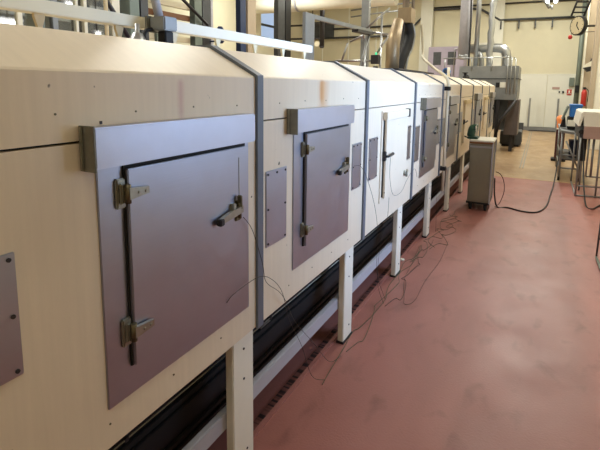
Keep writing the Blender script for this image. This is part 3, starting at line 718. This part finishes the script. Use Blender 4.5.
# thin stand at the right edge
sd = thing('thin_stand', 'thin dark stand cut off by the right edge of the photo', 'stand', (.56, 4.6, 0))
obj('pole', MB().tube([(.565, 4.9, .03), (.572, 4.9, .50)], .008, 8), 'darkgrey', sd)
obj('foot', MB().tube([(.565, 4.9, .02), (.575, 4.4, .016), (.66, 4.25, .016)], .012, 8), 'green_grey', sd)
obj('arm', MB().tube([(.567, 4.9, .2), (.75, 4.9, .2)], .008, 8).tube([(.567, 4.9, .5), (.75, 4.9, .5)], .008, 8).tube([(.75, 4.9, .5), (.75, 4.9, .0)], .008, 8), 'darkgrey', sd)

# ------------------------------------------------------------ trolley
tr = thing('tool_trolley', 'grey green metal trolley on castors standing by the oven', 'trolley', (-.64, 6.4, 0))
tr.rotation_euler = (0, 0, math.radians(1))
TX0, TX1, TY0, TY1 = -.79, -.505, 6.12, 6.62
obj('body', MB().box(TX0+.01, TX1-.01, TY0+.01, TY1-.01, .10, .88, .008), 'cartgrey', tr)
obj('front_panel', MB().box(TX0+.03, TX1-.03, TY0+.0, TY0+.012, .13, .83, .004), 'cartgrey', tr)
obj('front_rail', MB().box(TX0+.012, TX1-.012, TY0-.004, TY0+.012, .828, .852, .003), 'galv', tr)
obj('edge_board', MB().box(TX0+.0, TX1, TY0-.002, TY1, .88, .902, .003), 'wood', tr)
obj('top_tray', MB().box(TX0-.005, TX1+.008, TY0+.02, TY1+.01, .902, .922, .004), 'white', tr)
obj('corner_post', MB().box(TX1-.012, TX1+.004, TY0, TY0+.02, .1, .90), 'rail', tr)
obj('corner_post', MB().box(TX1-.012, TX1+.004, TY1-.02, TY1, .1, .90), 'rail', tr)
obj('handle', MB().tube([(TX1, TY0+.03, .40), (TX1+.03, TY0+.03, .42), (TX1+.03, TY0+.03, .46), (TX1, TY0+.03, .48)], .006, 8), 'galv', tr)
obj('bumper', MB().box(TX0+.0, TX1, TY0, TY1, .085, .11, .004), 'black', tr)
for (x, y) in ((TX0+.05, TY0+.05), (TX1-.05, TY0+.05), (TX0+.05, TY1-.05), (TX1-.05, TY1-.05)):
    w_ = obj('castor', MB().cyl((x-.014, y-.01, .038), (1, 0, 0), .038, .028, 16), 'black', tr)
    obj('fork', MB().box(x-.022, x-.016, y-.02, y+.015, .03, .09).box(x+.016, x+.022, y-.02, y+.015, .03, .09), 'iron', w_)
gm = thing('green_device', 'dark green hand machine lying on top of the trolley', 'device', (-.76, 6.3, .922))
obj('base', MB().box(-.84, -.70, 6.22, 6.40, .924, .955, .01), 'green', gm)
obj('body', MB().tube(smooth_pts([(-.80, 6.3, .955), (-.79, 6.3, 1.03), (-.77, 6.3, 1.07), (-.72, 6.3, 1.07)]), [.05]*12+[.045]*6+[.04], 12), 'green', gm)
obj('highlight_band', MB().tube([(-.745, 6.3, 1.07), (-.725, 6.3, 1.07)], .046, 12), 'white', gm)  # white ring painting the bright highlight across the green body
obj('cord', MB().tube(smooth_pts([(-.80, 6.24, .93), (-.86, 6.2, .96), (-.86, 6.28, .94), (-.83, 6.34, .935)]), .006, 6), 'cable', gm)

# ------------------------------------------------------------ cables and thermocouple wires
def wire(name, pts, r, m, lab, cat='wire', group=None, n=5):
    return single(name, MB().tube(smooth_pts(pts, 7), r, n), m, lab, cat, group)
wire('power_cable', [(-.47, 6.3, .42), (-.46, 6.32, .2), (-.42, 6.4, .012), (-.3, 6.45, .01), (-.12, 6.35, .01), (.05, 6.4, .01), (.16, 6.8, .01), (.22, 7.6, .012), (.28, 8.4, .06), (.34, 8.93, .5), (.36, 8.95, .82)],
     .0095, 'cable', 'black power cable looping over the red floor from trolley to table', 'cable', n=8)
wire('power_cable', [(.60, 7.9, .86), (.61, 7.7, .5), (.62, 7.4, .2), (.64, 7.1, .012), (.70, 6.95, .01), (.8, 7.2, .01), (1.0, 7.5, .01)],
     .010, 'cable', 'black power cable dropping from the covered machine at the right edge', 'cable', n=8)
wire('thin_lead', [(-.46, 6.32, .5), (-.41, 6.4, .46), (-.37, 6.5, .35), (-.36, 6.55, .2), (-.40, 6.5, .05), (-.45, 6.4, .011)], .005, 'maroon', 'thin dark red lead looping beside the trolley', 'lead')
G = 'thin thermocouple wires drooping from the oven doors'
wire('thermocouple_wire', [(-.93, 1.30, 1.12), (-.93, 1.36, 1.05), (-.925, 1.42, .90), (-.94, 1.47, .80), (-.93, 1.56, .72), (-.95, 1.66, .62), (-.98, 1.80, .45), (-.97, 1.98, .25), (-.95, 2.15, .05), (-.94, 2.3, .005)], .0013, 'wire',
     'thin wire from the nearest door latch over the strip to the floor', group=G)
wire('thermocouple_wire', [(-.945, 1.215, .82), (-.935, 1.25, .845), (-.93, 1.40, .85), (-.93, 1.50, .80), (-.94, 1.6, .70), (-.96, 1.70, .52), (-.97, 1.85, .30), (-.96, 1.95, .08), (-.93, 2.05, .005)], .0013, 'wire',
     'thin wire leaving the lower corner of the nearest oven door', group=G)
wire('thermocouple_wire', [(-.93, 2.40, 1.14), (-.925, 2.50, 1.12), (-.925, 2.62, 1.02), (-.93, 2.80, .80), (-.95, 2.95, .55), (-.97, 3.02, .25), (-.93, 3.12, .005)], .0013, 'wire',
     'thin wire from the latch of the second steel door to the floor', group=G)
wire('thermocouple_wire', [(-.92, 3.08, 1.10), (-.925, 3.10, .95), (-.925, 3.2, .80), (-.92, 3.4, .78), (-.925, 3.6, .85), (-.92, 3.8, .90), (-.93, 3.95, .8)], .0013, 'wire',
     'thin wire sagging across the lower part of the daylit door', group=G)
wire('thermocouple_wire', [(-.925, 3.1, .80), (-.94, 3.12, .62), (-.98, 3.10, .40), (-.97, 3.05, .15), (-.92, 3.05, .005)], .0013, 'wire',
     'thin wire hanging from the daylit section to the floor', group=G)
wire('thermocouple_wire', [(-.92, 4.8, 1.10), (-.92, 4.86, .9), (-.93, 4.95, .7), (-.95, 5.0, .4), (-.93, 4.95, .005)], .0013, 'wire',
     'thin wire from the latch of the fourth section to the floor', group=G)
# wires lying on the floor in loose tangles
random.seed(3)
def floor_wire(y0, y1, xc, amp, lab, m='greenwire', turn=1, x1=None):
    pts = []; n = 15; ph = random.random()*6; x1 = xc if x1 is None else x1
    for k in range(n):
        t = k/(n-1)
        pts.append((xc+(x1-xc)*t+amp*math.sin(k*1.15*turn+ph)*(.5+.5*random.random()), y0+(y1-y0)*t+.07*math.cos(k*1.9+ph), .004+.001*random.random()))
    wire('floor_wire', pts, .0018, m, lab, group='loose thin wires tangled on the red floor')
floor_wire(2.0, 4.5, -.95, .03, 'long loose wire lying nearest along the row of feet')
floor_wire(2.3, 4.4, -.91, .04, 'loose wire wandering on the red floor between second and third feet', x1=-.98)
floor_wire(3.0, 4.6, -.86, .05, 'loose wire in wide bends on the floor before the fourth foot', 'wire', x1=-.92)
floor_wire(3.9, 5.9, -.92, .06, 'green tangle wire below the vertical conduit', 'greenwire')
floor_wire(4.4, 5.7, -.80, .09, 'green tangle wire reaching furthest into the aisle', 'greenwire', 1.2)
floor_wire(4.5, 5.8, -.88, .09, 'green tangle wire closest to the trolley', 'greenwire', 1.3)
wire('floor_wire', [(-.98, 4.4, .004), (-.93, 3.9, .004), (-.90, 3.55, .004), (-.82, 3.25, .004), (-.78, 3.12, .004), (-.73, 3.22, .004), (-.74, 3.6, .004), (-.72, 4.1, .004), (-.75, 4.7, .004)], .0013, 'wire',
     'single loose wire making a long narrow loop on open floor', group='loose thin wires tangled on the red floor')
single('bottle_cap', MB().lathe([(.018, 0), (.02, .004), (.02, .014), (.016, .016)], (-1.03, 3.95, 0), 14), 'white', 'small white cap lying on the floor beside the third leg', 'cap')

# ------------------------------------------------------------ hall behind the oven, left
gl = thing('glass_partition', 'cream framed glass partition behind the oven at the left', 'partition', (-5, 1.6, 0))
for (y0_, y1_, m_) in ((2.89, 2.94, 'timber'), (3.58, 3.61, 'timber'), (3.69, 3.73, 'timber'), (4.10, 4.22, 'timber'), (1.9, 1.95, 'timber')):
    obj('mullion', MB().box(-5.04, -4.98, y0_, y1_, 0, ZC), m_, gl)
for z in (1.2, 3.2): obj('transom', MB().box(-5.03, -4.99, 1.0, 4.2, z, z+.06), 'timber', gl)
obj('pane', MB().box(-5.012, -5.004, 1.0, 4.2, .1, 3.6), 'glass', gl)
for (y0_, y1_, m_, lab) in ((3.10, 3.18, 'green_grey', 'slim grey green post behind the partition, nearest'), (3.28, 3.34, 'greymetal', 'slim grey post behind the partition beside the first ivory post'),
                       (4.38, 4.54, 'green_grey', 'broad grey green steel column right of the glass partition'), (4.57, 4.70, 'darkgrey', 'dark steel column right of the grey green column')):
    single('steel_column', MB().box(-5.2, -4.97, y0_, y1_, 0, ZC), m_, lab, 'column', 'steel columns behind the oven')
single('yellow_pole', MB().tube([(-4.9, 3.94, 0), (-4.9, 3.94, ZC)], .025, 8), 'ochrepaint', 'thin yellow pole behind the partition', 'pole')
single('dark_brace', MB().tube([(-4.92, 3.98, 2.62), (-4.94, 4.40, 2.1)], .03, 6).tube([(-4.94, 4.40, 2.12), (-4.94, 4.40, 0)], .02, 6), 'iron', 'short dark diagonal brace below the yellow pole', 'brace')
# dark machinery behind the glass
for k, (x, y, h, lab) in enumerate(((-7.6, 3.2, 3.6, 'dark machine cabinet behind the glass, far left'), (-7.9, 4.6, 3.9, 'dark machine cabinet behind the glass, middle'), (-7.7, 6.0, 4.2, 'dark machine cabinet behind the glass, right end'))):
    t = thing('machine_cabinet', lab, 'cabinet', (x, y, 0), 'dark cabinets behind the glass')
    obj('body', MB().box(x-.5, x+.5, y-.62, y+.62, 0, h, .01), 'darkgrey', t)
    for z in (1.9, 2.15, 2.4, 2.65, 2.9, 3.2, 3.5):
        if z < h-.1: obj('slat', MB().box(x+.5, x+.53, y-.58, y+.58, z, z+.06), 'greymetal', t)
    obj('post', MB().box(x+.5, x+.56, y-.1, y-.04, 0, h-.05), 'iron', t)
ft = MB
for (p0, p1, lab) in (((-6.6, 3.55, 2.42), (-6.6, 3.86, 2.42), 'bright tube lamp seen through the glass at the left edge'),
                      ((-6.6, 4.60, 2.80), (-6.6, 4.68, 2.80), 'small bright lamp near the top edge behind the glass'),
                      ((-6.6, 5.11, 2.40), (-6.6, 5.15, 2.40), 'small bright lamp low behind the glass right of the mullions')):
    t = thing('tube_lamp', lab, 'lamp', p0)
    obj('tube', MB().tube([p0, p1], .03, 10), 'lamp', t)
    obj('housing', MB().box(-6.66, -6.6, p0[1]-.05, p1[1]+.05, p0[2]+.03, p0[2]+.07), 'rail', t)
    obj('hanger', MB().tube([(-6.63, (p0[1]+p1[1])/2, p0[2]+.07), (-6.63, (p0[1]+p1[1])/2, ZC)], .01, 6), 'iron', t)

# columns and posts further back
for (y0_, y1_, m_, lab) in ((7.98, 8.22, 'green_grey', 'grey green steel column left of the white duct end'), (8.25, 8.52, 'darkgrey', 'dark steel column against the grey green one'),
                       (8.54, 8.62, 'rail', 'slim white post at the end of the white duct'), (9.72, 9.96, 'navy', 'dark blue black post under the white duct'),
                       (10.05, 10.43, 'tan', 'tan column just left of the small window'), (11.6, 11.99, 'darkgrey', 'grey column right of the small window'), (12.05, 12.36, 'black', 'black column beside the grey column')):
    single('steel_column', MB().box(-7.15, -7.0, y0_, y1_, 0, ZC if 'rail' not in m_ else 4.6), m_, lab, 'column', 'steel columns behind the oven')
bs = thing('roof_bracing', 'dark diagonal brace and hook hanging over the oven left of centre', 'brace', (-6.9, 7.5, 2.8))
obj('diagonal', MB().tube([(-6.95, 7.0, 3.7), (-6.9, 8.3, 2.95)], .035, 6), 'iron', bs)
obj('hook', MB().tube(smooth_pts([(-6.9, 7.1, 2.55), (-6.9, 7.15, 2.66), (-6.9, 7.3, 2.70), (-6.9, 7.95, 2.76)]), .03, 8), 'galv', bs)
single('blue_canister', MB().lathe([(.06, 0), (.09, .05), (.09, .3), (.05, .38)], (-6.7, 8.5, 2.55)).tube([(-6.7, 8.5, 2.6), (-7.0, 8.5, 2.6)], .02, 6), 'navy', 'small dark blue canister hanging on the white post', 'canister')
# shelving of pale profiles behind (between the columns at the top left)
rk = thing('profile_rack', 'pale ladder of roof purlins seen above the beam on the left', 'rack', (-8.5, 8, 2))
for k in range(8):
    z = 2.45+.3*k
    obj('purlin', MB().box(-9.0, -8.9, 6.0, 10.1, z, z+.14), 'timber' if k % 3 else 'wood', rk)
for y in (6.0, 8.6, 10.0): obj('upright', MB().box(-8.9, -8.82, y, y+.1, 0, ZC), 'green_grey', rk)
# white duct crossing high at the back
wd = thing('white_duct', 'large white horizontal duct crossing the hall high at the back', 'duct', (-8, 14, 4.2))
p = [(-11.4, 14, 4.62), (-4.2, 14, 4.50)]
p = [(-9.98, 14.0, 4.60), (-8.3, 14, 4.575)]
obj('pipe', MB().tube([(-9.98, 14.0, 4.46), (-7.6, 14, 4.42)], .30, 24), 'white', wd)
obj('pipe', MB().tube([(-7.62, 14.0, 4.42), (-4.2, 14, 4.37)], .29, 24), 'white', wd)
obj('joint', MB().tube([(-7.66, 14.0, 4.42), (-7.6, 14, 4.42)], .31, 24), 'rail', wd)
for x in (-9.2, -6.0): obj('hanger', MB().tube([(x, 14, 4.66), (x, 14, ZC)], .02, 6), 'iron', wd)
# grey bracket, truss and tube rails over the oven mid-length
gb = thing('grey_gantry', 'grey steel gantry with upright plate and sloping beam', 'gantry', (-2.6, 4.6, 1.75))
obj('upright', MB().box(-2.42, -2.38, 4.53, 4.76, RZ, 2.41, .004), 'greymetal', gb)
obj('sloping_beam', MB().prismx([(4.76, 2.41), (6.75, 2.46), (6.75, 2.41), (4.76, 2.36)], -2.42, -2.38), 'greymetal', gb)
obj('lower_flange', MB().prismx([(6.1, 2.40), (6.75, 2.42), (6.75, 2.38), (6.1, 2.36)], -2.46, -2.36), 'iron', gb)
obj('leg', MB().tube([(-2.4, 6.7, 2.40), (-2.4, 6.2, RZ)], .014, 8), 'greymetal', gb)
hr = thing('tube_railing', 'thin silver tube railing with diagonals behind the tan exhaust', 'railing', (-2.9, 8, 0))
for a, b_ in (((-3.25, 2.42), (-2.87, 2.58)), ((-2.87, 2.58), (-2.39, 2.50)), ((-2.97, 2.62), (-2.51, 2.98)), ((-2.97, 2.62), (-2.98, 2.45)), ((-2.65, 2.9), (-2.65, 0)), ((-2.51, 2.5), (-2.72, 2.2)), ((-3.3, 2.4), (-3.42, 2.05)),
              ((-3.55, 2.07), (-2.75, 2.06)), ((-2.95, 2.45), (-2.95, 0))):
    obj('tube', MB().tube([(a[0], 8, a[1]), (b_[0], 8, b_[1])], .02, 8), 'galv', hr)
obj('post', MB().box(-3.08, -2.94, 8.1, 8.2, 0, 4.2), 'greymetal', hr)
gx = thing('green_indicator', 'small green indicator lamp low behind the tan exhaust', 'lamp', (-2.72, 8, 2.2))
obj('lens', MB().lathe([(.012, 0), (.02, .01), (.02, .04), (.01, .05)], (-2.72, 7.95, 2.16)), 'green_lamp', gx)
obj('bracket', MB().box(-2.80, -2.66, 7.9, 7.98, 2.0, 2.16), 'iron', gx)
obj('bracket', MB().box(-2.76, -2.68, 7.92, 7.98, 0, 1.96), 'iron', gx)
dp = thing('drop_pipe', 'dark vertical drop pipe in front of the far cream wall', 'pipe', (-7.2, 15, 2.95))
obj('pipe', MB().tube([(-7.2, 15, ZC), (-7.2, 15, 3.0)], .09, 10), 'iron', dp)
obj('end', MB().lathe([(.06, 0), (.09, .05)], (-7.2, 15, 2.95)), 'iron', dp)
single('round_lamp', MB().cyl((-7.36, 14.98, 3.1), (0, -1, 0), .10, .06, 18).tube([(-7.36, 14.98, 3.1), (-7.2, 15.0, 3.3)], .015, 6), 'timber', 'small round cream lamp beside the drop pipe', 'lamp')
dk = thing('dark_vent', 'black louvred vent on the far wall beside the gantry', 'vent', (-9.5, 19.1, 3.9))
obj('body', MB().box(-9.6, -8.6, 19.05, 19.19, 3.78, 4.5), 'darkgrey', dk)
pv = thing('horizontal_pipes', 'pair of thin dark horizontal pipes high behind the gantry', 'pipe', (-7, 17, 4.1))
obj('pipe', MB().tube([(-9.9, 17, 4.1), (-7.3, 17, 4.06)], .04, 8), 'iron', pv)
obj('hanger', MB().tube([(-8.6, 17, 3.55), (-8.6, 17, ZC)], .02, 6), 'iron', pv)
obj('pipe', MB().tube([(-9.9, 17, 3.55), (-8.2, 17, 3.52)], .04, 8), 'iron', pv)
for z in (4.4, 4.65): obj('pipe', MB().tube([(-6.9, 17, z-.1), (-5.4, 17, z), (-4.5, 17, z+.02)], .03, 8), 'greymetal', pv)

# ------------------------------------------------------------ light
def area(name, loc, size, sizey, power, col, rot):
    l = bpy.data.lights.new(name, 'AREA'); l.shape = 'RECTANGLE'; l.size = size; l.size_y = sizey; l.energy = power; l.color = col
    o = bpy.data.objects.new(name, l); COL.objects.link(o); o.location = loc; o.rotation_euler = rot; return o, l
FIX = [(.1, -.5), (.1, 3.5), (.1, 7.5), (.1, 11.5), (.1, 16), (-4, 1.), (-4, 5.5), (-4, 10), (-5, 15), (-8.3, 3), (-8, 12)]
for i, (x, y) in enumerate(FIX):
    t = thing('ceiling_lamp', 'long fluorescent ceiling lamp high above the hall', 'lamp', (x, y, ZC-.12), 'fluorescent ceiling lamps')
    obj('housing', MB().box(x-.12, x+.12, y-.75, y+.75, ZC-.06, ZC-.002), 'white', t)
    obj('tube', MB().tube([(x, y-.7, ZC-.09), (x, y+.7, ZC-.09)], .02, 8), 'lamp', t)
    e = (85 if y < 9 else 150) if x < -3 else (150 if y > 11 else (55 if y > 7 else 20))
    if x < -8: e = 55
    area('ceiling_light', (x, y, ZC-.13), .24, 1.5, e, (.97, .96, .86), (0, 0, 0))
o_, l_ = area('window_light', (XR+.25, 3.4, 2.02), 2.15, 1.8, 64, (.40, .62, 1.0), (0, PI/2, 0))
l_.spread = math.radians(90)
W = bpy.data.worlds.new('sky'); SC.world = W; W.use_nodes = True
bg = W.node_tree.nodes['Background']; bg.inputs['Color'].default_value = (.62, .75, 1., 1); bg.inputs['Strength'].default_value = 1.2

vs = SC.view_settings
vs.view_transform = 'Standard'; vs.look = 'None'; vs.gamma = 1; vs.use_curve_mapping = False; vs.exposure = 0.2
